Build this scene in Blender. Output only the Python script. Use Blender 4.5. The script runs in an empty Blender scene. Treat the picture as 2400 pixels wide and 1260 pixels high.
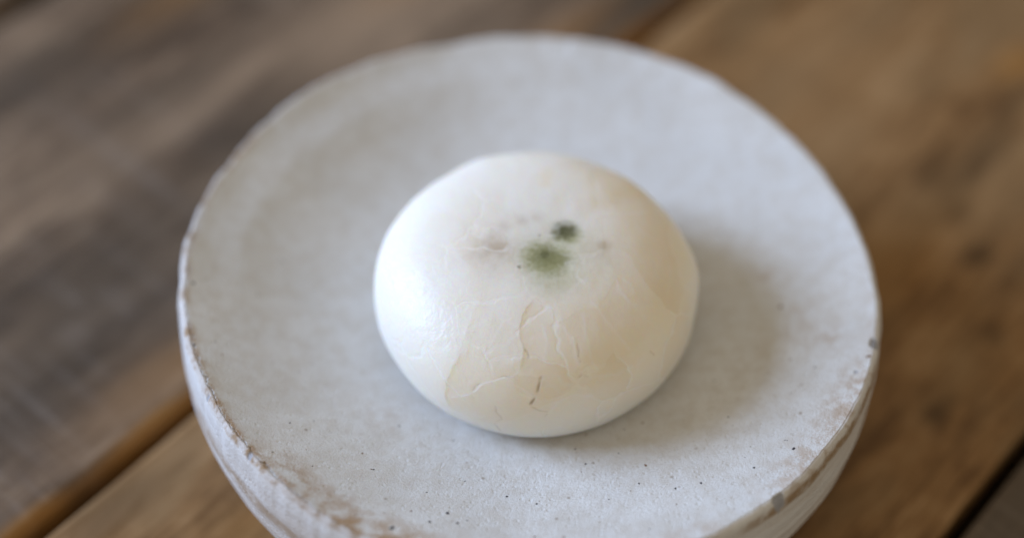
import bpy, bmesh, math
import numpy as np
from mathutils import Vector, Matrix

# ------------------------------------------------------------------ camera, light, exposure
sc = bpy.context.scene
MM = 0.001
RIM_Z = 30.0                                   # plate rim above the table top, in mm

cam_d = bpy.data.cameras.new("camera")
cam = bpy.data.objects.new("camera", cam_d)
sc.collection.objects.link(cam)
PITCH, ROLL = 0.8691079, 0.0355076
fwd = Vector((0, math.cos(PITCH), -math.sin(PITCH)))
rgt = Vector((1, 0, 0)); up = rgt.cross(fwd)
cr, sr = math.cos(ROLL), math.sin(ROLL)
rgt2 = rgt * cr + up * sr; up2 = -rgt * sr + up * cr
M = Matrix((rgt2, up2, -fwd)).transposed().to_4x4()
M.translation = Vector((-3.005, -173.076, 204.762 + RIM_Z)) * MM
cam.matrix_world = M
cam_d.sensor_width = 36.0
cam_d.lens = 3934.13 / 2400 * 36.0
cam_d.clip_start = 0.01; cam_d.clip_end = 20.0
cam_d.dof.use_dof = True
cam_d.dof.focus_distance = 0.2485
cam_d.dof.aperture_fstop = 3.8
sc.camera = cam

# the warm, dim room around the table
world = bpy.data.worlds.new("World"); sc.world = world; world.use_nodes = True
bg = world.node_tree.nodes["Background"]
bg.inputs["Color"].default_value = (1.0, 0.88, 0.70, 1); bg.inputs["Strength"].default_value = 0.44

# the window: one large soft lamp on the left, a little behind the plate
win_d = bpy.data.lights.new("window_light", 'AREA')
win_d.shape = 'RECTANGLE'; win_d.size = 0.62; win_d.size_y = 0.64
win_d.energy = 25.0; win_d.color = (0.53, 0.69, 1.0)
win = bpy.data.objects.new("window_light", win_d); sc.collection.objects.link(win)
WAZ, WEL, WD = math.radians(169), math.radians(23), 1.3
wdir = Vector((math.cos(WEL) * math.cos(WAZ), math.cos(WEL) * math.sin(WAZ), math.sin(WEL)))
win.location = wdir * WD + Vector((0, 0, 0.03))
win.rotation_euler = (-wdir).to_track_quat('-Z', 'Y').to_euler()

sc.view_settings.view_transform = 'Standard'; sc.view_settings.look = 'None'
sc.view_settings.exposure = 0.0; sc.view_settings.gamma = 1.0
sc.view_settings.use_curve_mapping = False

# ------------------------------------------------------------------ helpers
def smooth(a, b, x):
    t = np.clip((np.asarray(x, float) - a) / (b - a), 0, 1)
    return t * t * (3 - 2 * t)

def _hash(i, j, k, s):
    h = (i.astype(np.int64) * 374761393 + j.astype(np.int64) * 668265263 + k.astype(np.int64) * 2147483647 + s * 974634777) & 0xffffffff
    h = ((h ^ (h >> 13)) * 1274126177) & 0xffffffff
    h = ((h ^ (h >> 16)) * 2246822519) & 0xffffffff
    return ((h ^ (h >> 15)) & 0xffffff) / float(0xffffff)

def noise(x, y, z=0.0, seed=0, oct=1, gain=0.5):
    """value noise, -1..1"""
    x, y, z = np.broadcast_arrays(np.asarray(x, float), np.asarray(y, float), np.asarray(z, float))
    tot = np.zeros(x.shape); amp = 1.0; nrm = 0.0
    for o in range(oct):
        f = 2.0 ** o
        X, Y, Z = x * f, y * f, z * f
        i, j, k = np.floor(X), np.floor(Y), np.floor(Z)
        u, v, w = X - i, Y - j, Z - k
        u, v, w = u*u*(3-2*u), v*v*(3-2*v), w*w*(3-2*w)
        s = seed + 17 * o
        def c(a, b, d): return _hash(i + a, j + b, k + d, s)
        r = ((c(0,0,0)*(1-u)+c(1,0,0)*u)*(1-v) + (c(0,1,0)*(1-u)+c(1,1,0)*u)*v)*(1-w) + \
            ((c(0,0,1)*(1-u)+c(1,0,1)*u)*(1-v) + (c(0,1,1)*(1-u)+c(1,1,1)*u)*v)*w
        tot += amp * (r * 2 - 1); nrm += amp; amp *= gain
    return tot / nrm

def mesh_obj(name, co_mm, faces, mat=None, parent=None, attrs=None, smooth_faces=True):
    me = bpy.data.meshes.new(name)
    co = np.asarray(co_mm, np.float64) * MM
    faces = np.asarray(faces, np.int32)
    me.vertices.add(len(co)); me.vertices.foreach_set("co", co.astype(np.float32).ravel())
    nf, k = faces.shape
    me.loops.add(nf * k); me.loops.foreach_set("vertex_index", faces.ravel())
    me.polygons.add(nf)
    me.polygons.foreach_set("loop_start", np.arange(0, nf * k, k, dtype=np.int32))
    me.polygons.foreach_set("use_smooth", np.full(nf, smooth_faces))
    me.update(calc_edges=True); me.validate()
    for an, av in (attrs or {}).items():
        a = me.attributes.new(an, 'FLOAT', 'POINT'); a.data.foreach_set("value", np.asarray(av, np.float32).ravel())
    ob = bpy.data.objects.new(name, me); sc.collection.objects.link(ob)
    if mat: me.materials.append(mat)
    if parent: ob.parent = parent
    return ob

def empty(name, loc_mm=(0, 0, 0)):
    o = bpy.data.objects.new(name, None); sc.collection.objects.link(o)
    o.location = Vector(loc_mm) * MM; o.empty_display_size = 0.02
    return o

class NT:
    """small wrapper for building node trees"""
    def __init__(self, name):
        self.m = bpy.data.materials.new(name); self.m.use_nodes = True
        self.t = self.m.node_tree; self.b = self.t.nodes["Principled BSDF"]
        self.out = self.t.nodes["Material Output"]
        self.oc = self.t.nodes.new("ShaderNodeTexCoord").outputs["Object"]
    def link(self, a, b): self.t.links.new(a, b)
    def set(self, sock, v):
        if hasattr(v, "is_output"): self.link(v, sock)
        else: sock.default_value = v
    def attr(self, n):
        a = self.t.nodes.new("ShaderNodeAttribute"); a.attribute_name = n; return a.outputs["Fac"]
    def math(self, op, a, b=0.0, clamp=False):
        n = self.t.nodes.new("ShaderNodeMath"); n.operation = op; n.use_clamp = clamp
        self.set(n.inputs[0], a); self.set(n.inputs[1], b); return n.outputs[0]
    def mul(self, a, b): return self.math('MULTIPLY', a, b)
    def add(self, a, b): return self.math('ADD', a, b)
    def mapping(self, scale=(1, 1, 1), loc=(0, 0, 0), rot=(0, 0, 0), vec=None):
        n = self.t.nodes.new("ShaderNodeMapping")
        n.inputs["Scale"].default_value = scale; n.inputs["Location"].default_value = loc; n.inputs["Rotation"].default_value = rot
        self.link(vec or self.oc, n.inputs["Vector"]); return n.outputs[0]
    def noise(self, scale, detail=2.0, rough=0.5, dist=0.0, vec=None):
        n = self.t.nodes.new("ShaderNodeTexNoise")
        n.inputs["Scale"].default_value = scale; n.inputs["Detail"].default_value = detail
        n.inputs["Roughness"].default_value = rough; n.inputs["Distortion"].default_value = dist
        self.link(vec or self.oc, n.inputs["Vector"]); return n.outputs["Fac"]
    def voronoi(self, scale, vec=None, feature='F1'):
        n = self.t.nodes.new("ShaderNodeTexVoronoi"); n.feature = feature
        n.inputs["Scale"].default_value = scale
        self.link(vec or self.oc, n.inputs["Vector"]); return n
    def rng(self, v, a, b, c=0.0, d=1.0, smoothstep=True):
        n = self.t.nodes.new("ShaderNodeMapRange")
        n.interpolation_type = 'SMOOTHSTEP' if smoothstep else 'LINEAR'
        self.set(n.inputs["Value"], v)
        for k, x in zip(("From Min", "From Max", "To Min", "To Max"), (a, b, c, d)): n.inputs[k].default_value = x
        return n.outputs["Result"]
    def mix(self, fac, a, b, mode='MIX'):
        n = self.t.nodes.new("ShaderNodeMix"); n.data_type = 'RGBA'; n.blend_type = mode
        self.set(n.inputs[0], fac)
        for s, v in ((n.inputs[6], a), (n.inputs[7], b)):
            if hasattr(v, "is_output"): self.link(v, s)
            else: s.default_value = (*v[:3], 1)
        return n.outputs[2]
    def bump(self, h, dist, strength=1.0, normal=None):
        n = self.t.nodes.new("ShaderNodeBump"); n.inputs["Distance"].default_value = dist
        n.inputs["Strength"].default_value = strength; self.link(h, n.inputs["Height"])
        if normal: self.link(normal, n.inputs["Normal"])
        return n.outputs[0]

def gauss(u, v, cu, cv, su, sv): return np.exp(-0.5 * (((u - cu) / su) ** 2 + ((v - cv) / sv) ** 2))

# ------------------------------------------------------------------ wooden table: loose planks
TH = math.radians(50.75)

def wood_material(name, dark, mid, light, grey, saw, rot, seed, blotch=0.5):
    n = NT(name)
    off = (seed * 0.37, seed * 0.91, 0)
    m1 = n.mapping((9, 75, 9), off, (0, 0, rot))
    m2 = n.mapping((30, 62, 30), off)
    m3 = n.mapping((70, 1400, 70), off, (0, 0, rot))
    m4 = n.mapping((900, 45, 200), off)
    g1 = n.noise(1.0, 3.0, 0.55, 0.6, m1)          # broad streaks
    g2 = n.noise(1.0, 4.0, 0.6, 0.3, m2)           # blotches
    g3 = n.noise(1.0, 4.0, 0.65, 0.2, m3)          # fibres
    g4 = n.noise(1.0, 2.0, 0.6, 0.0, m4)           # saw marks across the board
    t = n.add(n.mul(g1, 1.0 - blotch), n.mul(g2, blotch))
    g5 = n.noise(1.0, 3.0, 0.6, 0.4, n.mapping((130, 380, 130), off, (0, 0, rot)))   # pores and flecks
    t = n.add(t, n.mul(n.math('SUBTRACT', g3, 0.5), 0.42))
    g6 = n.noise(1.0, 3.0, 0.6, 0.5, n.mapping((12, 240, 12), off, (0, 0, rot)))    # finer streaks along the board
    t = n.add(t, n.mul(n.math('SUBTRACT', g5, 0.5), 0.40))
    t = n.add(t, n.mul(n.math('SUBTRACT', g6, 0.5), 0.45))
    c = n.mix(n.rng(t, 0.37, 0.50), dark, mid)
    c = n.mix(n.rng(t, 0.50, 0.64), c, light)
    gm = n.rng(n.noise(26.0, 3.0, 0.5, 0.2, n.mapping((1, 2.2, 1), off)), 0.42, 0.66)
    c = n.mix(n.mul(gm, 0.6), c, grey)
    sm = n.mul(n.rng(g4, 0.50, 0.72), n.rng(n.noise(34.0, 2.0), 0.40, 0.62))
    c = n.mix(n.mul(sm, saw), c, tuple(min(1, x * 1.9 + 0.05) for x in grey))
    c = n.mix(n.attr("stain"), c, tuple(x * 0.30 for x in dark))
    c = n.mix(n.attr("dark_tone"), c, tuple(x * 0.50 for x in grey))  # darker zones and streaks in the wood grain itself
    c = n.mix(n.attr("pale"), c, light)
    c = n.mix(n.attr("scratch"), c, (0.36, 0.32, 0.29))
    c = n.mix(n.attr("amber"), c, (0.36, 0.165, 0.034))
    n.link(c, n.b.inputs["Base Color"])
    n.link(n.rng(g3, 0.3, 0.7, 0.50, 0.68), n.b.inputs["Roughness"])
    n.b.inputs["Specular IOR Level"].default_value = 0.20
    h = n.add(n.mul(g3, 0.7), n.mul(g4, saw))
    n.link(n.bump(h, 0.00035, 0.8), n.b.inputs["Normal"])
    return n.m

def plank(name, parent, v0, v1, u0, u1, mat, seed, r_low, r_high, stains=(), dark_tone=(), pale=(), amber=(), scratch=(), thick=26.0):
    """a sawn board: v0 / v1 are its two long edges, rounded by r_low / r_high"""
    L = np.concatenate([np.arange(u0, u1, 0.9), [u1]])
    # cross section, going up one edge, over the top and down the other
    s = []
    for a in np.linspace(0, math.pi / 2, 9): s.append((v0 + r_low * (1 - math.cos(a)) , -r_low * (1 - math.sin(a)), 0))
    for v in np.linspace(v0 + r_low, v1 - r_high, 84)[1:-1]: s.append((v, 0, 1))
    for a in np.linspace(math.pi / 2, 0, 9): s.append((v1 - r_high * (1 - math.cos(a)), -r_high * (1 - math.sin(a)), 0))
    s = [(v0 + .4, -thick, 0), (v0, -thick * .5, 0)] + s + [(v1, -thick * .5, 0), (v1 - .4, -thick, 0)]
    s = np.array(s); ns = len(s)
    U = np.repeat(L[:, None], ns, 1); V = np.repeat(s[None, :, 0], len(L), 0); Z = np.repeat(s[None, :, 1], len(L), 0)
    edge_hi = smooth(v1 - 6, v1, V); edge_lo = smooth(v0 + 6, v0, V)
    V = V + edge_hi * (0.45 * noise(U / 22, 0.5, seed=seed) + 0.18 * noise(U / 5, .5, seed=seed + 3)) \
          + edge_lo * (0.45 * noise(U / 22, 3.5, seed=seed + 1) + 0.18 * noise(U / 5, 3.5, seed=seed + 4))
    Z = Z + 0.16 * noise(U / 40, V / 14, seed=seed + 2, oct=2) * (Z > -thick * .4) - 0.16
    co = np.stack([U, V, Z], -1).reshape(-1, 3)
    n = len(L); idx = np.arange(n * ns).reshape(n, ns)
    f = np.stack([idx[:-1, :-1], idx[1:, :-1], idx[1:, 1:], idx[:-1, 1:]], -1).reshape(-1, 4)
    under = np.stack([idx[:-1, -1], idx[1:, -1], idx[1:, 0], idx[:-1, 0]], -1)
    f = np.concatenate([f, under])
    ends = []
    for row in (idx[0][::-1], idx[-1]):
        for k in range(ns // 2):
            a, b = k, ns - 1 - k
            if b - a > 2: ends.append((row[a], row[a + 1], row[b - 1], row[b]))
    f = np.concatenate([f, np.array(ends)])
    u, v = co[:, 0], co[:, 1]
    wu = u + 3.0 * noise(u / 14, v / 8, seed=seed + 8, oct=2); wv = v + 1.8 * noise(u / 16, v / 6, seed=seed + 9, oct=2)
    def field(lst):
        r = np.zeros(len(u))
        for (cu, cv, su, sv, a) in lst: r = np.maximum(r, a * gauss(wu, wv, cu, cv, su, sv))
        return np.clip(r, 0, 1)
    sc_ = np.zeros(len(u))
    for (cu, cv, su, sv_, a) in scratch: sc_ = np.maximum(sc_, .4 * a * gauss(u, v, cu, cv, su, sv_) * (.6 + .4 * noise(u / 3, v / 3, seed=seed + 12)))
    ob = mesh_obj(name, co, f, mat, parent, dict(stain=field(stains), dark_tone=field(dark_tone), pale=field(pale), amber=field(amber), scratch=sc_))
    return ob

W_LEFT = wood_material("weathered_wood", (0.070, 0.046, 0.030), (0.155, 0.103, 0.066), (0.290, 0.205, 0.135), (0.118, 0.086, 0.060), 0.45, math.radians(6), 3, 0.30)
W_MID = wood_material("brown_wood", (0.145, 0.072, 0.026), (0.250, 0.136, 0.054), (0.350, 0.210, 0.098), (0.205, 0.128, 0.060), 0.10, 0.0, 11, 0.62)
W_RIGHT = wood_material("dark_wood", (0.060, 0.040, 0.026), (0.110, 0.076, 0.050), (0.170, 0.125, 0.085), (0.120, 0.096, 0.075), 0.20, 0.0, 23, 0.45)

table = empty("wooden_table")
table.rotation_euler = (0, 0, TH)
table["label"] = "rustic brown wooden tabletop of wide worn planks with dark gaps"
table["category"] = "table"
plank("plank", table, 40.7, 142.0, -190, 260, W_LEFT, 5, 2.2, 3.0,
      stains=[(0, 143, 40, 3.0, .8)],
      dark_tone=[(-50, 62, 24, 11, .85), (-34, 74, 32, 10, .85), (10, 80, 16, 5, .9), (5, 100, 26, 3, .6), (-5, 124, 26, 4, .7), (25, 118, 30, 2.5, .5), (96, 48, 13, 4, .9)],
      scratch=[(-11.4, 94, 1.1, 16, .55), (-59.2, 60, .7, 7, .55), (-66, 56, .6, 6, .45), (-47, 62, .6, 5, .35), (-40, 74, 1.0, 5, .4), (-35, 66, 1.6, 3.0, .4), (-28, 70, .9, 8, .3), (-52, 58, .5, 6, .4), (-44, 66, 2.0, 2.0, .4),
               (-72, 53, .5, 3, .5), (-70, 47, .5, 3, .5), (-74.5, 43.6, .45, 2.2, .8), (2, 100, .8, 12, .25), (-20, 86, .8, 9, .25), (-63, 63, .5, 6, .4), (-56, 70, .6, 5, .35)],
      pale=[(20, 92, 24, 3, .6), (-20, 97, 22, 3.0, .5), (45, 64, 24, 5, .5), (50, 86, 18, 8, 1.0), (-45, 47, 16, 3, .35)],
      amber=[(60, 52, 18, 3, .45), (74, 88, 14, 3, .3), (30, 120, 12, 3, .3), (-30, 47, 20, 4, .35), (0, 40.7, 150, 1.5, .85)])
plank("plank", table, -70.4, 37.8, -190, 260, W_MID, 9, 0.8, 1.4,
      stains=[(91.4, -26.4, 3.0, 1.8, .7), (78, -44, 2.6, 1.6, .75), (44.5, -57, 2.0, 1.3, .8), (84, -36, 3.2, 1.5, .55), (100, -32, 9, 1.6, .6), (86, -52, 10, 1.7, .45),
              (66, -56, 2.2, 1.3, .5), (118, -29, 12, 1.5, .55), (124, 4, 9, 3, .3), (-66, 33, 8, 1.5, .5), (30, -50, 3, 1.5, .4), (56, -40, 8, 1.5, .3)],
      pale=[(100, 8, 20, 7, .5), (85, -8, 14, 5, .5)],
      amber=[(129, -23, 5, 2.5, .6), (-52, 14, 12, 4, .35), (60, -34, 16, 5, .3)])
plank("plank", table, -178.0, -73.3, -190, 260, W_RIGHT, 13, 1.5, 1.3)
plank("plank", table, 146.0, 250.0, -190, 260, W_LEFT, 21, 2.0, 1.5)
boards = list(table.children)
for i, ob in enumerate(boards):
    ob["label"] = ["greyish weathered plank left of the plate", "light brown plank under the plate", "dark plank at the lower right corner", "plank at the far left corner"][i]

# unseen board added below the planks to keep world light out of the gaps
sb_ = [(x, y, z) for z in (-27.2, -39.0) for (x, y) in ((-188, -176), (258, -176), (258, 248), (-188, 248))]
under = mesh_obj("gap_light_blocker", sb_, [(0, 1, 2, 3), (7, 6, 5, 4), (0, 4, 5, 1), (1, 5, 6, 2), (2, 6, 7, 3), (3, 7, 4, 0)], W_RIGHT, table, dict(stain=[0] * 8), smooth_faces=False)

# ------------------------------------------------------------------ handmade dish
R0 = 56.0
def rim_radius(th):
    """handmade outline, mm"""
    a = np.degrees(th) % 360
    c, s = np.cos(th), np.sin(th)
    ka = np.array([6, 20, 38, 53, 71, 84, 99, 111, 124, 142, 158, 172, 188, 198, 205, 220, 230, 243, 270, 300, 313, 324, 333, 344, 353], float)
    kr = np.array([-.17, -.38, -.34, .35, .55, -.17, -.21, -.43, .02, .22, .18, .48, .07, -.13, -.54, -.24, -.2, .4, .1, -.12, .04, -.16, .18, .36, .08])
    w = 0
    for dlt in (-6, -3, 0, 3, 6): w = w + np.interp(a + dlt, ka, kr, period=360) / 5
    r = R0 + w + 0.05 * noise(c * 1.6 + 5, s * 1.6 + 5, seed=31) + 0.12 * noise(c * 5 + 9, s * 5 + 9, seed=32) + 0.16 * noise(c * 16, s * 16, seed=33) + 0.06 * noise(c * 50, s * 50, seed=34)
    return r

BOWL = 11.2
_RK = np.linspace(0, 62, 249)
_SL = np.interp(_RK, [0, 14, 28, 36, 42, 46, 49.5, 52, 56, 62], [0, .03, .11, .19, .25, .28, .285, .31, .36, .36])
_SL = np.convolve(np.pad(_SL, 6, mode='edge'), np.ones(13) / 13, mode='valid')
_ZK = np.concatenate([[0], np.cumsum((_SL[1:] + _SL[:-1]) / 2 * np.diff(_RK))])
_ZK *= BOWL / np.interp(54.6, _RK, _ZK)
def bowl_z(r, th):
    """height of the eating surface over the table, mm; r in mm"""
    c, s = np.cos(th), np.sin(th)
    x, y = r * c, r * s
    rr = np.asarray(r, float)
    step = 48.6 + 1.6 * noise(c * 1.3 + 2, s * 1.3 + 4, seed=41) + 0.6 * noise(c * 4 + 2, s * 4 + 4, seed=42)
    left = smooth(-0.80, 0.62, c * math.cos(3.18) + s * math.sin(3.18))      # 1 on the left, where the lip is flat and the wall steep
    # right: an even, shallow cone; left: a flatter floor, a steeper wall, then a flat lip
    za = BOWL * (rr / 54.6) ** 1.55
    rk = rr + (48.6 - step) * smooth(30, 47, rr)
    zb = np.interp(rk, _RK, _ZK)
    band = smooth(0.45, 0.9, c * math.cos(2.3) + s * math.sin(2.3))      # flattened lip at the far left
    zb = zb + band * (0.07 * np.clip(rk - 43.5, 0, 4.5) - 0.115 * smooth(48.0, 53.5, rk) * 4.5)
    z = za * (1 - left) + zb * left
    z = z + smooth(50.5, 55, rr) * (0.22 * noise(c * 7 + 3, s * 7 + 1, seed=45) + 0.16 * noise(c * 21, s * 21, seed=46))
    z = z + 0.16 * noise(x / 17, y / 17, seed=43, oct=2) + 0.03 * noise(x / 3.5, y / 3.5, seed=44)
    return RIM_Z - BOWL + z

def build_dish():
    NA = 1600
    th = np.arange(NA) * 2 * math.pi / NA
    c, s = np.cos(th), np.sin(th)
    rim = rim_radius(th)
    deg = np.degrees(th)
    rim_s = np.convolve(np.concatenate([rim[-60:], rim, rim[:60]]), np.ones(121) / 121, mode='valid')
    # how far the glaze edge wanders in over the lip: chipped along the left and front-left
    chip_w = smooth(150, 175, deg) * smooth(262, 225, deg)
    jag = 0.30 * noise(c * 26, s * 26, seed=51) + 0.26 * np.abs(noise(c * 70, s * 70, seed=52)) + 0.22 * noise(c * 150, s * 150, seed=53)
    lip = 0.85 + 0.25 * noise(c * 6, s * 6, seed=54) + chip_w * (0.30 + np.maximum(jag, -0.25) * 1.25)
    edge_s = rim - 1.30 - 0.12 * noise(c * 5, s * 5, seed=59)          # where the smooth roll begins
    edge_in = np.minimum(rim - lip - 0.35, edge_s - 0.03)
    rows, tag_edge, tag_out = [], [], []
    # inner surface
    fr = np.concatenate([np.linspace(0.004, 0.84, 92), np.linspace(0.84, 1.0, 46)[1:]])
    for f in fr:
        r = edge_in * f; rows.append((r, bowl_z(r, th), 0.0 + smooth(.9, 1, f) * .0, 0)); 
    ez = bowl_z(edge_in, th)
    rough_ = 0.10 * noise(c * 60, s * 60, seed=56, oct=2)
    # lip: a small ragged step where the glaze broke off, then a soft roll over to the outside
    es = bowl_z(edge_s, th)
    z_l = es - 0.06 - chip_w * 0.10
    rows.append((edge_in + 0.02, bowl_z(edge_in, th) - .05 - chip_w * .20, 1, 0.0))
    rows.append((edge_in * .5 + edge_s * .5, (z_l + bowl_z(edge_in, th) - .06 - chip_w * .10) / 2 + .03 * rough_, 1, 0.0))
    ROLL_Z = 4.6
    for a_ in np.linspace(0.0, math.pi / 2, 20):
        k_ = a_ / (math.pi / 2)
        rows.append((edge_s + (rim - edge_s) * math.sin(a_), z_l - ROLL_Z * (1 - math.cos(a_)) + rough_ * .12 * (1 - k_) ** 2,
                     1 - float(smooth(.22, .5, k_)), float(smooth(.2, .5, k_))))
    # outer wall down to the foot
    ztop = rows[-1][1]
    for k in np.linspace(0, 1, 60)[1:]:
        z = ztop * (1 - k) + 0.6 * k
        r = rim_s + (rim - rim_s) * max(0, 1 - k * 5) - (R0 - 49.5) * k ** 1.1 + 2.4 * math.sin(math.pi * k) + 0.20 * smooth(0, .15, k) * noise(c * 7, s * 7, k * 5, seed=57, oct=2) + .09 * smooth(0, .2, k) * np.sin(k * 40 + 2 * noise(c * 2, s * 2, seed=58))
        rows.append((r, z, 0.0, 1))
    rows.append((np.full(NA, 48.8), np.full(NA, 0.02), 0, 1))
    rows.append((np.full(NA, 39.0), np.full(NA, 0.02), 0, 1))
    rows.append((np.full(NA, 38.0), np.full(NA, 3.0), 0, 1))
    rows.append((np.full(NA, 0.3), np.full(NA, 3.0), 0, 1))
    nr = len(rows)
    R = np.array([q[0] for q in rows]); Z = np.array([q[1] for q in rows])
    E = np.array([np.broadcast_to(q[2], NA) for q in rows]); O = np.array([np.broadcast_to(q[3], NA) for q in rows])
    X, Y = R * c[None], R * s[None]
    A = np.repeat(deg[None], nr, 0)
    inner = 1 - O
    # grey chips knocked out of the rim
    chip = np.zeros_like(X)
    for (ang, rad, sa, sr_, dep) in ((-13.1, 55.0, 1.0, .75, .45), (-48.5, 55.1, 1.1, .7, .45), (222.8, 54.7, .5, .4, .3), (209.5, 54.8, .35, .3, .25), (-19.5, 53.2, .3, .3, .1)):
        da = ((A - ang + 180) % 360 - 180) * math.pi / 180 * 55
        g = np.exp(-((np.abs(da) / sa) ** 3 + (np.abs(R - rad) / sr_) ** 3)) * (Z > RIM_Z - 4)
        g = smooth(.25, .6, g + .15 * noise(X / .5, Y / .5, seed=61))
        chip = np.maximum(chip, g); Z = Z - dep * g; 
    # iron stains in the glaze near the rim
    rel = R / rim[None]
    def arc(a0, a1, soft, r0, r1):
        w = smooth(a0 - soft, a0 + soft, A) * smooth(a1 + soft, a1 - soft, A)
        return w * smooth(r0, r1, rel)
    st = 1.0 * arc(224, 258, 6, .84, .96) + .55 * arc(196, 226, 8, .93, .99) + .7 * arc(150, 262, 10, .955, .970) + .62 * arc(312, 342, 6, .86, .97) + .65 * arc(288, 300, 4, .90, .97) + .30 * arc(342, 359, 5, .93, .98) + .30 * arc(2, 40, 8, .95, 1.0) + .25 * arc(256, 290, 4, .96, .99) \
        + .35 * arc(60, 170, 8, .955, .995)
    for (px, py, rr_, a) in ((38.5, 4.5, 1.1, .45), (43.5, -4.5, 2.2, .16), (40.5, -8.5, 2.0, .12), (36, -13, 3, .08), (47, -10, 2, .3), (-22, -24, 2, .2)):
        st = st + a * np.exp(-((X - px) ** 2 + (Y - py) ** 2) / (2 * rr_ ** 2)) * inner
    st = np.clip(st, 0, 1)
    # bare brown clay under the rim, front right only
    ur = smooth(296, 312, A) * smooth(352, 338, A) * O * smooth(RIM_Z - 3.4, RIM_Z - 2.2, Z) + .8 * smooth(180, 215, A) * smooth(275, 262, A) * O * np.exp(-((Z - (RIM_Z - 8.5)) / 1.6) ** 2)
    co = np.stack([X, Y, Z], -1).reshape(-1, 3)
    idx = np.arange(nr * NA).reshape(nr, NA); nx = np.roll(idx, -1, 1)
    f = np.stack([idx[:-1], nx[:-1], nx[1:], idx[1:]], -1).reshape(-1, 4)[:, ::-1]
    # note: rows run outwards on the inside, so flip to face up
    f = f[:, ::-1]
    f = np.stack([idx[:-1], idx[1:], nx[1:], nx[:-1]], -1).reshape(-1, 4)
    return co, f, dict(edge=E, outside=O, stain=st, chip=chip, underrim=ur)

g = NT("speckled_glaze")
gn_f = g.noise(4200, 2.0, 0.7)
gn_m = g.noise(420, 3.0, 0.55)
gn_l = g.noise(60, 3.0, 0.5)
col = g.mix(g.rng(gn_l, .3, .7), (0.705, 0.705, 0.695), (0.765, 0.765, 0.755))
col = g.mix(g.rng(gn_m, .32, .72, 0, .50), col, (0.60, 0.555, 0.49))
col = g.mix(g.rng(gn_f, .52, .75, 0, .45), col, (0.80, 0.80, 0.79))
col = g.mix(g.rng(g.noise(1300, 4.0, .8), .54, .72, 0, .5), col, (0.50, 0.46, 0.41))
stm = g.attr("stain")
sfac = g.mul(stm, g.rng(g.add(gn_m, g.mul(g.math('SUBTRACT', gn_f, .5), .8)), .34, .66))
col = g.mix(g.mul(sfac, 0.9), col, (0.40, 0.235, 0.105))
vor = g.voronoi(330)
vr = g.t.nodes.new("ShaderNodeTexWhiteNoise"); vr.noise_dimensions = '3D'
g.link(vor.outputs["Position"], vr.inputs["Vector"])
tiny = g.mul(g.rng(vor.outputs["Distance"], .05, .13, 1, 0), g.rng(vr.outputs["Value"], .78, .80))
col = g.mix(g.mul(tiny, .55), col, (0.25, 0.17, 0.10))
eg = g.attr("edge")
ecol = g.mix(g.mul(stm, .8), (0.80, 0.79, 0.78), (0.56, 0.51, 0.47))
ecol = g.mix(g.mul(g.rng(gn_m, .48, .66), stm), ecol, (0.36, 0.25, 0.15))
col = g.mix(g.mul(eg, .85), col, ecol)
streak = g.noise(1.0, 3.0, .55, .3, g.mapping((45, 45, 330)))
ocol = g.mix(g.rng(streak, .4, .62), (0.80, 0.80, 0.80), (0.72, 0.69, 0.66))
ocol = g.mix(g.mul(g.attr("underrim"), g.rng(gn_m, .22, .58, .15, 1)), ocol, (0.36, 0.25, 0.15))
outm = g.mul(g.attr("outside"), g.math('SUBTRACT', 1.0, eg))
col = g.mix(outm, col, ocol)
col = g.mix(g.attr("chip"), col, g.mix(gn_m, (0.30, 0.30, 0.33), (0.48, 0.48, 0.50)))
g.link(col, g.b.inputs["Base Color"])
g.b.inputs["Roughness"].default_value = 0.42
g.link(g.math('SUBTRACT', g.add(0.42, g.mul(eg, .3)), g.mul(outm, .12)), g.b.inputs["Roughness"])
g.b.inputs["Specular IOR Level"].default_value = 0.35
pv = g.voronoi(1050)
pw = g.t.nodes.new("ShaderNodeTexWhiteNoise"); pw.noise_dimensions = '3D'
g.link(pv.outputs["Position"], pw.inputs["Vector"])
pits = g.math('MAXIMUM', g.rng(pv.outputs["Distance"], .05, .42), g.rng(pw.outputs["Value"], .45, .55))
grit = g.noise(1700, 5.0, .8)
bh = g.add(g.add(g.mul(grit, 1.5), g.mul(pits, .5)), g.mul(gn_m, .5))
g.link(g.bump(bh, 0.00022, 0.75), g.b.inputs["Normal"])

dish = empty("ceramic_dish")
dish["label"] = "round handmade off-white speckled ceramic dish with chipped brown-stained rim"
dish["category"] = "dish"
dco, dfa, dat = build_dish()
mesh_obj("dish_body", dco, dfa, g.m, dish, dat)

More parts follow.
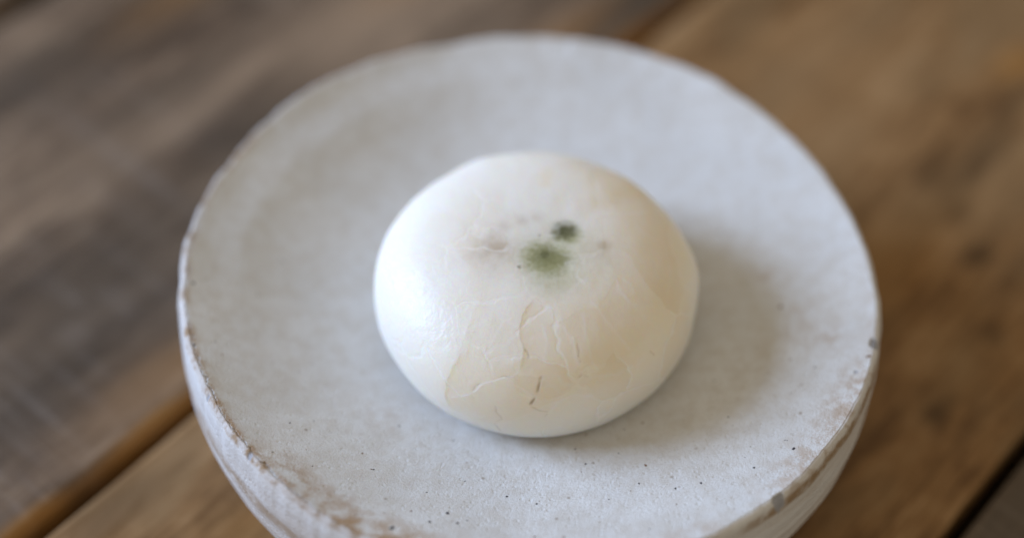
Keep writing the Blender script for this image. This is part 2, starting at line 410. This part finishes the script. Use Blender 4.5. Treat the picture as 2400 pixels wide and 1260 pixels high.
# iron specks that bled through the glaze: x, y, radius (mm), brown or black
#S0#
SPECKS = [(-35.57, -28.76, 0.22, 0), (-19.54, -25.16, 0.25, 0), (-18.74, -47.47, 0.56, 0), (-16.33, -43.36, 0.26, 1), (-23.15, -45.55, 0.2, 1), (-24.1, -45.68, 0.17, 1), (-24.47, -32.23, 0.26, 1), (-22.53, -35.37, 0.2, 0), (-31.22, -37.11, 0.16, 0), (-37.06, -35.87, 0.17, 0), (-51.19, -17.47, 0.26, 0), (-53.15, -5.28, 0.32, 0), (-11.03, -27.21, 0.17, 0), (-2.57, -38.72, 0.3, 0), (1.85, -40.18, 0.26, 0), (-11.09, -43.08, 0.4, 0), (-13.55, -45.32, 0.28, 0), (-9.57, -45.05, 0.28, 0), (17.98, -32.93, 0.32, 1), (9.13, -32.08, 0.24, 0), (22.09, -38.01, 0.26, 0), (25.82, -37.28, 0.27, 0), (16.89, -36.64, 0.2, 0), (15.59, -38.07, 0.15, 1), (12.37, -39.65, 0.16, 0), (14.08, -30.16, 0.17, 0), (7.56, -28.86, 0.2, 0), (15.05, -25.24, 0.17, 0), (9.21, -25.91, 0.2, 1), (17.92, -46.09, 0.2, 0), (1.59, -47.11, 0.25, 1), (-8.88, -35.8, 0.17, 0), (-14.4, -38.87, 0.17, 0), (39.59, -31.83, 0.34, 0), (33.6, -35.0, 0.27, 0), (52.35, -15.0, 0.42, 1), (44.36, -15.8, 0.2, 0), (30.78, -24.07, 0.18, 0), (29.18, -16.26, 0.18, 0), (38.56, -29.93, 0.14, 0), (38.85, -30.06, 0.12, 0), (-22.85, -35.36, 0.2, 1), (-32.25, -27.13, 0.14, 0), (-47.06, -17.93, 0.18, 1), (-48.35, -15.63, 0.16, 0), (-42.76, -12.37, 0.16, 1), (-40.3, -5.89, 0.18, 0), (-43.52, -3.65, 0.2, 0), (-10.32, -44.77, 0.15, 1), (-8.19, -44.3, 0.16, 0), (22.02, -41.24, 0.15, 1), (30.06, -42.79, 0.15, 1), (40.36, -2.45, 0.45, 1), (-35.67, -17.26, 0.16, 1)]
#S1#
rs = np.random.default_rng(4)
for _ in range(90):
    q, a = 53 * math.sqrt(rs.random()), rs.random() * 6.283
    SPECKS.append((q * math.cos(a), q * math.sin(a), 0.06 + 0.07 * rs.random() ** 2, int(rs.random() < .6)))
sv, sf, sb = [], [], []
for (x, y, r, t) in SPECKS:
    i0 = len(sv); k = 10; r = r * .72; ph0 = rs.random() * 6.28; el = 0.75 + .5 * rs.random()
    for ring, hgt in ((1.0, 0.004), (0.55, 0.03)):
        for j in range(k):
            a = j * 6.283185 / k
            rr_ = r * ring * (1 + 0.22 * rs.standard_normal() * (ring > .9) * .8)
            dx, dy = rr_ * math.cos(a) * el, rr_ * math.sin(a) / el
            px, py = x + dx * math.cos(ph0) - dy * math.sin(ph0), y + dx * math.sin(ph0) + dy * math.cos(ph0)
            sv.append((px, py, hgt)); sb.append(t)
    sv.append((x, y, .035)); sb.append(t)
    for j in range(k):
        j2 = (j + 1) % k
        sf.append((i0 + j, i0 + j2, i0 + k + j2)); sf.append((i0 + j, i0 + k + j2, i0 + k + j)); sf.append((i0 + k + j, i0 + k + j2, i0 + 2 * k))
sv = np.array(sv); sv[:, 2] += bowl_z(np.hypot(sv[:, 0], sv[:, 1]), np.arctan2(sv[:, 1], sv[:, 0]))
kn = NT("iron_speck")
kn.link(kn.mix(kn.attr("brown"), (0.045, 0.042, 0.048), (0.20, 0.115, 0.065)), kn.b.inputs["Base Color"])
kn.b.inputs["Roughness"].default_value = 0.5
spk = mesh_obj("glaze_specks", sv, sf, kn.m, dish, dict(brown=sb))
spk["kind"] = "stuff"

# ------------------------------------------------------------------ steamed bun
BX, BY = 1.0, -3.1
BA, BZ0, BC = 25.75, 9.9, 13.7
def bun_surface(ph, th):
    """ph: -pi/2 (bottom) .. pi/2 (top); returns mm, relative to the base centre"""
    cp, sp = np.cos(ph), np.sin(ph)
    e = np.where(sp >= 0, 2.0 / 2.6, 2.0 / 2.75)
    r = BA * np.sign(cp) * np.abs(cp) ** e
    z = BZ0 + np.where(sp >= 0, BC, BZ0 + 1.2) * np.sign(sp) * np.abs(sp) ** e
    c, s = np.cos(th), np.sin(th)
    wob = 1 + 0.014 * noise(c * 1.5 + 3, s * 1.5 + 3, z / 22, seed=71) + 0.006 * noise(c * 3.5, s * 3.5, z / 9, seed=72)
    # hand-shaped outline, per direction (degrees, mm)
    oa = np.array([-10, -31, -47, -62, -76, -91, -107, -121, -137, -151, -166, -180, 17, 36, 51, 68, 80, 102, 117, 130, 144, 164, 3], float)
    orr = np.array([-.4, -.45, -.3, -.1, -.15, -.05, -.05, .0, -.2, -.25, -.1, .05, -.4, -.8, -.5, -.8, -.45, -.25, .1, -.5, -.5, .05, .15])
    od = np.argsort(oa)
    wob = wob + np.interp(np.degrees(np.arctan2(s, c)), oa[od], orr[od], period=360) / BA
    r = r * wob
    x, y = r * c, r * s
    z = z - 0.55 * np.exp(-(x ** 2 + y ** 2) / (2 * 6.5 ** 2)) + (0.22 * noise(x / 7, y / 7, z / 7, seed=73, oct=2) + 0.05 * noise(x / 1.8, y / 1.8, z / 1.8, seed=74, oct=2)) * smooth(2, 8, z)
    return x, y, z

#F0#
FEAT = {
  'lines': [
    ('crack', [[0.92, -22.85, 18.07], [0.66, -23.67, 17.06], [0.32, -24.33, 16.24], [-0.19, -25.04, 15.06], [-0.64, -25.47, 13.69]]),
    ('flap', [[-2.21, -22.79, 18.11], [-1.98, -21.04, 19.64], [-1.84, -19.81, 20.3], [-2.38, -18.64, 20.81], [-2.57, -16.8, 21.61], [-1.84, -14.02, 22.4], [-0.5, -11.92, 22.71]]),
    ('hair', [[-2.07, -23.09, 17.79], [-4.51, -23.02, 17.54], [-6.24, -23.3, 16.77], [-7.43, -23.38, 16.18], [-8.62, -23.19, 15.53], [-9.42, -23.61, 14.03]]),
    ('flap', [[-2.2, -22.97, 17.93], [-4.51, -23.02, 17.54], [-6.24, -23.3, 16.77], [-7.8, -23.32, 15.97], [-9.42, -23.61, 14.03]]),
    ('flap', [[-12.53, -22.6, 8.29], [-13.11, -22.39, 11.04], [-13.04, -22.06, 13.72], [-12.31, -21.17, 16.6], [-10.63, -19.39, 18.94]]),
    ('hair', [[-5.95, -24.9, 13.23], [-5.53, -25.2, 11.61], [-4.68, -25.41, 10.19], [-5.87, -25.19, 8.58], [-5.27, -25.21, 7.42], [-4.42, -25.22, 6.58]]),
    ('ridge', [[0.69, -16.31, 21.68], [1.02, -16.8, 21.51], [1.52, -18.9, 20.66], [1.21, -22.28, 18.56]]),
    ('ridge', [[2.57, -16.06, 21.68], [4.04, -16.61, 21.44], [5.27, -17.88, 20.89], [5.69, -19.53, 20.07], [6.37, -20.92, 19.05]]),
    ('ridge', [[6.77, -13.12, 22.08], [7.14, -16.44, 21.09], [7.71, -19.25, 19.83], [8.15, -20.61, 18.74]]),
    ('ridge', [[7.59, -11.63, 22.3], [8.82, -12.64, 21.91], [10.26, -14.66, 20.96], [12.36, -16.7, 19.47], [14.52, -17.91, 17.54]]),
    ('ridge', [[11.45, -7.37, 22.38], [12.29, -9.34, 21.89], [13.99, -11.18, 20.99]]),
    ('hair', [[6.28, -22.67, 17.4], [6.82, -22.19, 17.74], [8.04, -22.2, 17.29]]),
    ('ridge', [[8.04, -22.2, 17.29], [10.08, -21.63, 16.86], [12.54, -20.59, 16.24], [14.92, -18.72, 16.31]]),
    ('ridge', [[1.93, -25.61, 12.31], [3.42, -25.04, 14.31], [5.76, -24.16, 15.38], [9.29, -23.37, 14.28]]),
    ('hair', [[16.92, -16.61, 16.6], [17.98, -16.4, 15.44]]),
    ('ridge', [[6.85, 2.0, 23.11], [8.05, 4.28, 22.99], [9.65, 5.31, 22.83], [11.67, 5.66, 22.54], [13.69, 5.88, 22.12], [16.26, 7.1, 21.2], [19.48, 10.94, 17.93]]),
    ('ridge', [[14.3, 5.7, 21.95], [15.56, 2.63, 21.98], [18.93, 1.24, 20.74]]),
    ('ridge', [[-10.84, 2.4, 22.8], [-13.6, 4.94, 22.3], [-17.63, 5.44, 21.04]]),
    ('crack', [[-3.25, -6.3, 23.09], [-2.59, -6.9, 23.05]]),
    ('hair', [[1.52, -25.74, 11.59], [2.0, -25.61, 12.31]]),
    ('patch0.55', [[-13.04, -22.39, 11.04], [-9.42, -23.61, 14.03], [-7.43, -23.38, 16.18], [-4.5, -23.13, 17.49], [-2.2, -23.01, 17.88], [0.81, -23.02, 17.86], [4.2, -24.59, 15.13], [0.63, -25.56, 13.25], [-5.74, -25.22, 8.3], [-12.27, -22.75, 8.28]]),
    ('patch0.25', [[-2.09, -22.79, 18.12], [-1.98, -21.04, 19.64], [-1.84, -19.81, 20.3], [-2.38, -18.64, 20.81], [-2.57, -16.8, 21.61], [-1.84, -14.02, 22.4], [-0.5, -11.92, 22.71], [2.5, -12.47, 22.55], [4.48, -16.7, 21.38], [5.69, -19.53, 20.07], [6.38, -21.08, 18.94], [5.32, -22.6, 17.77], [1.05, -22.93, 17.97]]),
    ('patch0.6', [[2.57, -16.06, 21.68], [5.27, -17.88, 20.89], [6.37, -20.92, 19.05], [8.18, -21.25, 18.23], [14.52, -17.91, 17.54], [17.07, -13.29, 18.79], [14.06, -11.16, 20.98], [11.45, -7.37, 22.38], [8.88, -12.63, 21.9], [6.77, -13.12, 22.08]]),
    ('patch0.4', [[8.25, 4.04, 22.98], [9.65, 4.94, 22.84], [16.24, 6.67, 21.27], [19.41, 10.11, 18.44], [22.74, 5.31, 17.3], [23.84, -2.06, 16.72], [19.42, -9.86, 18.75], [13.99, -11.18, 20.99], [11.45, -7.37, 22.38], [9.51, -3.72, 22.96]]),
    ('patch0.15', [[-10.5, -19.41, 18.97], [-12.19, -21.15, 16.58], [-12.91, -22.11, 13.79], [-12.98, -22.43, 11.1], [-9.42, -23.61, 14.03], [-7.43, -23.38, 16.18], [-2.2, -22.97, 17.93], [-1.96, -19.82, 20.31], [-2.7, -16.8, 21.59], [-6.28, -15.12, 21.8], [-9.36, -16.81, 20.72]]),
    ('patch0.45', [[8.05, 4.95, 22.94], [9.66, 6.0, 22.75], [19.09, 10.68, 18.4], [15.42, 15.15, 18.71], [10.64, 18.71, 18.69], [6.98, 12.92, 22.13]]),
    ('ridge', [[2.78, -22.38, 18.38], [4.11, -23.58, 16.93], [5.7, -23.55, 16.46]]),
    ('hair', [[-0.64, -25.47, 13.69], [0.65, -25.62, 12.89], [2.11, -25.57, 12.6]]),
    ('ridge', [[-5.01, -15.47, 21.81], [-6.16, -18.21, 20.65], [-6.69, -20.35, 19.29]]),
    ('ridge', [[-8.92, -12.29, 22.19], [-10.05, -15.53, 21.1], [-10.87, -18.36, 19.54]]),
    ('flap', [[-9.42, -23.61, 14.03], [-10.95, -23.25, 12.9], [-13.04, -22.4, 10.83]]),
    ('hair', [[5.91, -18.38, 20.55], [6.22, -20.05, 19.64], [6.63, -21.04, 18.91]]),
    ('ridge', [[19.67, 2.51, 20.33], [20.19, -3.83, 19.66], [19.42, -9.86, 18.75]]),
    ('flap', [[-1.98, -21.04, 19.64], [-2.92, -20.94, 19.67], [-3.78, -21.32, 19.18]]),
    ('ridge', [[10.04, -3.63, 22.88], [11.46, -6.57, 22.43], [13.74, -7.99, 21.74], [14.72, -10.23, 20.98]]),
    ('ridge', [[4.39, -11.23, 22.64], [6.28, -8.88, 22.9], [8.86, -7.77, 22.72]]),
    ('ridge', [[-13.96, -0.87, 22.37], [-12.15, -4.45, 22.62], [-9.11, -7.84, 22.81]]),
    ('ridge', [[-0.68, -12.29, 22.64], [1.88, -13.57, 22.36], [2.57, -16.06, 21.68]]),
    ('hair', [[-1.84, -19.81, 20.3], [-1.32, -20.26, 19.9], [-1.16, -21.15, 19.42]]),
    ('ridge', [[8.15, -20.61, 18.74], [9.74, -21.34, 17.39]])],
  'green': [
    (1.55, -4.79, 23.08, 3.6, 0.85),
    (4.3, 0.06, 23.09, 2.1, 0.8),
    (2.22, -6.83, 23.03, 3.8, 0.5),
    (4.64, -2.38, 23.12, 3.6, 0.28),
    (0.58, -4.4, 23.06, 3.0, 0.85),
    (3.03, -3.69, 23.06, 5.5, 0.22)],
  'deep': [
    (1.03, -4.3, 23.07, 2.0, 0.5),
    (0.9, -4.04, 23.06, 1.0, 0.72),
    (3.04, -4.81, 23.09, 1.5, 0.35),
    (3.77, 0.83, 23.08, 1.5, 0.85),
    (4.82, 1.05, 23.09, 1.0, 0.8),
    (-2.99, -6.52, 23.07, 0.3, 0.7),
    (1.89, -5.86, 23.06, 1.9, 0.25)],
  'tan': [
    (10.86, -16.28, 20.18, 7, 0.8),
    (18.06, -9.13, 19.83, 7, 0.8),
    (15.73, -19.29, 13.94, 7, 0.55),
    (18.27, 1.85, 21.0, 6, 0.8),
    (13.82, 11.61, 20.92, 6, 0.7),
    (4.64, -21.76, 18.7, 5, 0.55),
    (-6.46, -24.7, 13.56, 5, 0.45),
    (-0.74, -25.61, 13.01, 6, 0.5),
    (19.5, -13.24, 16.79, 8, 0.6),
    (9.49, -23.76, 11.04, 8, 0.4),
    (11.46, -6.57, 22.43, 5, 0.4),
    (0.88, 12.64, 22.61, 0.9, 0.9),
    (0.82, 11.01, 22.87, 0.8, 0.9),
    (1.07, 14.16, 22.29, 0.7, 0.7)],
  'brown': [
    (-6.7, -3.26, 23.03, 2.0, 0.75),
    (-7.95, -4.57, 23.0, 2.0, 0.5),
    (-5.09, -2.76, 23.04, 0.9, 0.7),
    (9.66, -1.6, 22.99, 0.9, 0.7),
    (8.86, -2.98, 23.05, 2.0, 0.3),
    (-2.63, 2.98, 23.09, 0.8, 0.35),
    (-5.54, 1.12, 23.04, 0.9, 0.35),
    (-0.34, 3.48, 23.14, 0.8, 0.3),
    (-7.24, -6.31, 23.09, 1.6, 0.35),
    (-3.45, -3.57, 23.07, 0.5, 0.3)],
  'gloss': [
    (-16.44, -14.87, 18.87, 7, 1.0),
    (-19.3, -10.17, 19.0, 7, 1.0),
    (-12.46, -18.1, 19.11, 7, 1.0),
    (-13.94, -13.72, 20.64, 6, 0.8),
    (-6.18, -17.62, 20.92, 5, 0.7),
    (-20.42, -15.17, 12.75, 5, 0.6)]}
#F1#

def build_bun():
    NT_, NP = 1000, 460
    th = np.arange(NT_) * 2 * math.pi / NT_
    ph = np.linspace(-math.pi / 2 + 1e-3, math.pi / 2 - 1e-3, NP)
    PH, THH = np.meshgrid(ph, th, indexing='ij')
    X, Y, Z = bun_surface(PH, THH)
    base = bowl_z(np.hypot(BX, BY), math.atan2(BY, BX)) + 0.9
    P0 = np.stack([X, Y, Z], -1)
    nrm = np.stack([X / BA ** 2, Y / BA ** 2, (Z - BZ0) / np.where(Z > BZ0, BC, BZ0) ** 2], -1)
    nrm /= np.linalg.norm(nrm, axis=-1, keepdims=True) + 1e-9
    att = {}
    disp = np.zeros(X.shape)
    W = P0 + np.stack([noise(X / 1.3, Y / 1.3, Z / 1.3, seed=s_, oct=2) for s_ in (81, 82, 83)], -1) * 0.30
    def poly(pts):
        pts = np.array(pts, float); d = np.full(X.shape, 1e3); side = np.zeros(X.shape); tt = np.zeros(X.shape)
        lo, hi = pts.min(0) - 8, pts.max(0) + 8
        sel = np.nonzero(((W > lo) & (W < hi)).all(-1))
        w, nn = W[sel], nrm[sel]
        dm = np.full(len(w), 1e3); sm_ = np.zeros(len(w)); tm = np.zeros(len(w)); m = len(pts) - 1
        for i in range(m):
            a, b = pts[i], pts[i + 1]; ab = b - a; L2 = ab @ ab + 1e-9
            wa = w - a
            t = np.clip((wa @ ab) / L2, 0, 1)
            dd = np.linalg.norm(wa - t[:, None] * ab, axis=-1)
            cr_ = np.einsum('ij,ij->i', np.cross(ab, wa), nn)
            near = dd < dm
            dm = np.where(near, dd, dm); sm_ = np.where(near, np.sign(cr_), sm_); tm = np.where(near, (i + t) / m, tm)
        d[sel] = dm; side[sel] = sm_; tt[sel] = tm
        return d, side, tt
    crack = np.zeros(X.shape); ridge = np.zeros(X.shape); skin = np.zeros(X.shape); flake = np.zeros(X.shape)
    for kind, pts in FEAT.get("lines", []):
        d, side, tt = poly(pts)
        fade = smooth(0, .12, tt) * smooth(1, .88, tt)
        if kind == 'crack':
            q = np.exp(-(d / .20) ** 2) * fade * (.85 + .2 * noise(X / .7, Y / .7, Z / .7, seed=87)); crack = np.maximum(crack, np.clip(q * 1.2, 0, 1)); disp -= .24 * q - .06 * np.exp(-(d / .6) ** 2) * fade
        elif kind == 'hair':
            q = np.exp(-(d / .15) ** 2) * fade * (.85 + .15 * noise(X, Y, Z, seed=88)); crack = np.maximum(crack, .45 * q); disp -= .06 * q
        elif kind == 'flap':
            # a lifted edge of the thin outer skin: left of the line stands a little proud
            h = np.where(side > 0, np.exp(-d / 1.6), 0) * smooth(0, .15, tt) * smooth(1, .85, tt)
            disp += .11 * h; crack = np.maximum(crack, .10 * np.exp(-(d / .13) ** 2) * fade)
            skin = np.maximum(skin, np.where(side < 0, np.exp(-d / 3.0), 0) * fade * .6)
        elif kind.startswith('patch'):
            # one flake of the outer skin, slightly different in tone, with a thin pale border
            pp = np.array(pts, float); pt = np.arctan2(pp[:, 1], pp[:, 0]); tc = math.atan2(np.sin(pt).mean(), np.cos(pt).mean())
            pu = ((pt - tc + math.pi) % (2 * math.pi) - math.pi) * BA; pv = pp[:, 2] - np.hypot(pp[:, 0], pp[:, 1])
            wt = np.arctan2(W[..., 1], W[..., 0]); wu = ((wt - tc + math.pi) % (2 * math.pi) - math.pi) * BA; wv = W[..., 2] - np.hypot(W[..., 0], W[..., 1])
            ins = np.zeros(X.shape, bool); m = len(pu)
            for i in range(m):
                j = (i + 1) % m
                cond = (pv[i] > wv) != (pv[j] > wv)
                ins ^= cond & (wu < (pu[j] - pu[i]) * (wv - pv[i]) / (pv[j] - pv[i] + 1e-9) + pu[i])
            d, _, _ = poly(list(pts) + [pts[0]])
            amt = float(kind[5:])
            q = smooth(0, .35, d) * ins
            flake = np.maximum(flake, amt * q * (.75 + .25 * noise(X / 3, Y / 3, Z / 3, seed=86)))
            disp += .03 * np.where(ins, -smooth(0, .5, d), 0)
            ridge = np.maximum(ridge, .35 * np.exp(-(d / .2) ** 2) * (.5 + .5 * noise(X / 2, Y / 2, Z / 2, seed=85)))
        elif kind == 'ridge':
            q = np.exp(-(d / .26) ** 2) * fade; ridge = np.maximum(ridge, q * .7); disp += .02 * q
            skin = np.maximum(skin, np.where(side > 0, np.exp(-d / 2.0), 0) * fade * .35)
    BN = .4 * np.stack([noise(X / .5, Y / .5, Z / .5, seed=s_) for s_ in (91, 92, 93)], -1)
    def blob(key):
        r = np.zeros(X.shape)
        for (px, py, pz, rad, a) in FEAT.get(key, []):
            dd = np.linalg.norm(W + BN * min(1, rad / 2) - np.array((px, py, pz)), axis=-1)
            r = np.maximum(r, a * np.exp(-.5 * (dd / rad) ** (3.2 if key in ('green', 'deep') else 2)))
        return np.clip(r, 0, 1)
    P = P0 + nrm * disp[..., None]
    X, Y, Z = P[..., 0], P[..., 1], P[..., 2]
    wx, wy = X + BX, Y + BY
    floor = bowl_z(np.hypot(wx, wy), np.arctan2(wy, wx)) + 0.02
    Zw = np.maximum(Z + base - 0.9, floor)
    co = np.stack([X, Y, Zw - (base - .9)], -1).reshape(-1, 3)
    idx = np.arange(NP * NT_).reshape(NP, NT_); nx = np.roll(idx, -1, 1)
    f = np.stack([idx[:-1], nx[:-1], nx[1:], idx[1:]], -1).reshape(-1, 4)
    att = dict(flake=flake, crack=crack, ridge=ridge, skin=skin, green=blob("green"), deep=blob("deep"), tan=blob("tan"), brown=blob("brown"), gloss=blob("gloss"))
    return co, f, att, (BX, BY, base - .9)

b = NT("steamed_bun_skin")
nl = b.noise(75, 3.0, .5); nm = b.noise(300, 3.0, .55); nf = b.noise(1600, 2.0, .6)
rip = b.noise(1.0, 3.0, .6, .5, b.mapping((900, 900, 160)))
col = b.mix(b.rng(nl, .35, .68), (0.835, 0.82, 0.775), (0.83, 0.79, 0.715))
col = b.mix(b.mul(b.attr("tan"), b.rng(nl, .25, .6, .55, 1.0)), col, (0.85, 0.76, 0.60))
col = b.mix(b.mul(b.attr("flake"), .6), col, (0.81, 0.725, 0.585))
col = b.mix(b.attr("skin"), col, (0.82, 0.75, 0.63))
col = b.mix(b.rng(nm, .56, .78, 0, .30), col, (0.86, 0.85, 0.84))
col = b.mix(b.mul(b.attr("ridge"), .65), col, (0.86, 0.84, 0.81))
col = b.mix(b.mul(b.attr("brown"), b.rng(nm, .25, .6, .5, 1)), col, (0.50, 0.395, 0.275))
col = b.mix(b.mul(b.attr("green"), b.rng(b.add(b.mul(nm, .5), b.mul(nf, .5)), .32, .58, .85, 1)), col, (0.32, 0.318, 0.095))
col = b.mix(b.mul(b.attr("deep"), b.rng(b.add(b.mul(nm, .5), b.mul(nf, .5)), .36, .56, .86, 1)), col, (0.040, 0.043, 0.012))
wv_ = b.t.nodes.new("ShaderNodeVectorMath"); wv_.operation = 'ADD'
wn_ = b.t.nodes.new("ShaderNodeTexNoise"); wn_.inputs["Scale"].default_value = 160; wn_.inputs["Detail"].default_value = 3
b.link(b.oc, wn_.inputs["Vector"])
ws_ = b.t.nodes.new("ShaderNodeVectorMath"); ws_.operation = 'SCALE'; ws_.inputs["Scale"].default_value = 0.006
b.link(wn_.outputs["Color"], ws_.inputs[0]); b.link(b.oc, wv_.inputs[0]); b.link(ws_.outputs[0], wv_.inputs[1])
ve = b.voronoi(105, wv_.outputs[0], 'DISTANCE_TO_EDGE')
film = b.rng(ve.outputs["Distance"], 0.0, 0.045)                     # thin skin creases between flakes
film = b.math('MAXIMUM', film, b.rng(nl, .45, .60, 1, 0))            # only here and there
col = b.mix(b.mul(b.math('SUBTRACT', 1.0, film), .45), col, (0.90, 0.88, 0.85))
cell = b.rng(b.voronoi(105, wv_.outputs[0]).outputs["Color"], 0, 1, 0, 1, False)
col = b.mix(b.mul(b.rng(cell, .35, .9), b.mul(b.attr("tan"), .55)), col, (0.72, 0.60, 0.42))
col = b.mix(b.mul(b.attr("crack"), .62), col, (0.34, 0.245, 0.125))
b.link(col, b.b.inputs["Base Color"])
b.link(b.math('SUBTRACT', .85, b.add(b.math('MAXIMUM', b.attr("green"), b.attr("deep")), b.mul(b.math('MAXIMUM', b.attr("brown"), b.attr("crack")), .8)), True), b.b.inputs["Subsurface Weight"])
b.b.inputs["Subsurface Radius"].default_value = (1.0, 0.70, 0.38)
b.b.inputs["Subsurface Scale"].default_value = 0.014
b.link(b.math('SUBTRACT', .52, b.mul(b.attr("gloss"), .14)), b.b.inputs["Roughness"])
b.link(b.math('SUBTRACT', .29, b.mul(b.attr("green"), .24)), b.b.inputs["Specular IOR Level"])
bh = b.add(b.add(b.mul(nm, .8), b.mul(nf, .25)), b.mul(b.mul(rip, b.attr("gloss")), 1.3))
bh = b.add(bh, b.mul(b.mul(film, .55), b.math('SUBTRACT', 1.0, b.attr("green"))))
b.link(b.bump(bh, 0.00028, 0.6), b.b.inputs["Normal"])

bco, bfa, bat, bloc = build_bun()
bun = mesh_obj("steamed_bun", bco, bfa, b.m, None, bat)
bun.location = Vector(bloc) * MM
bun["label"] = "smooth round white steamed bun with two green dots on top"
bun["category"] = "bun"
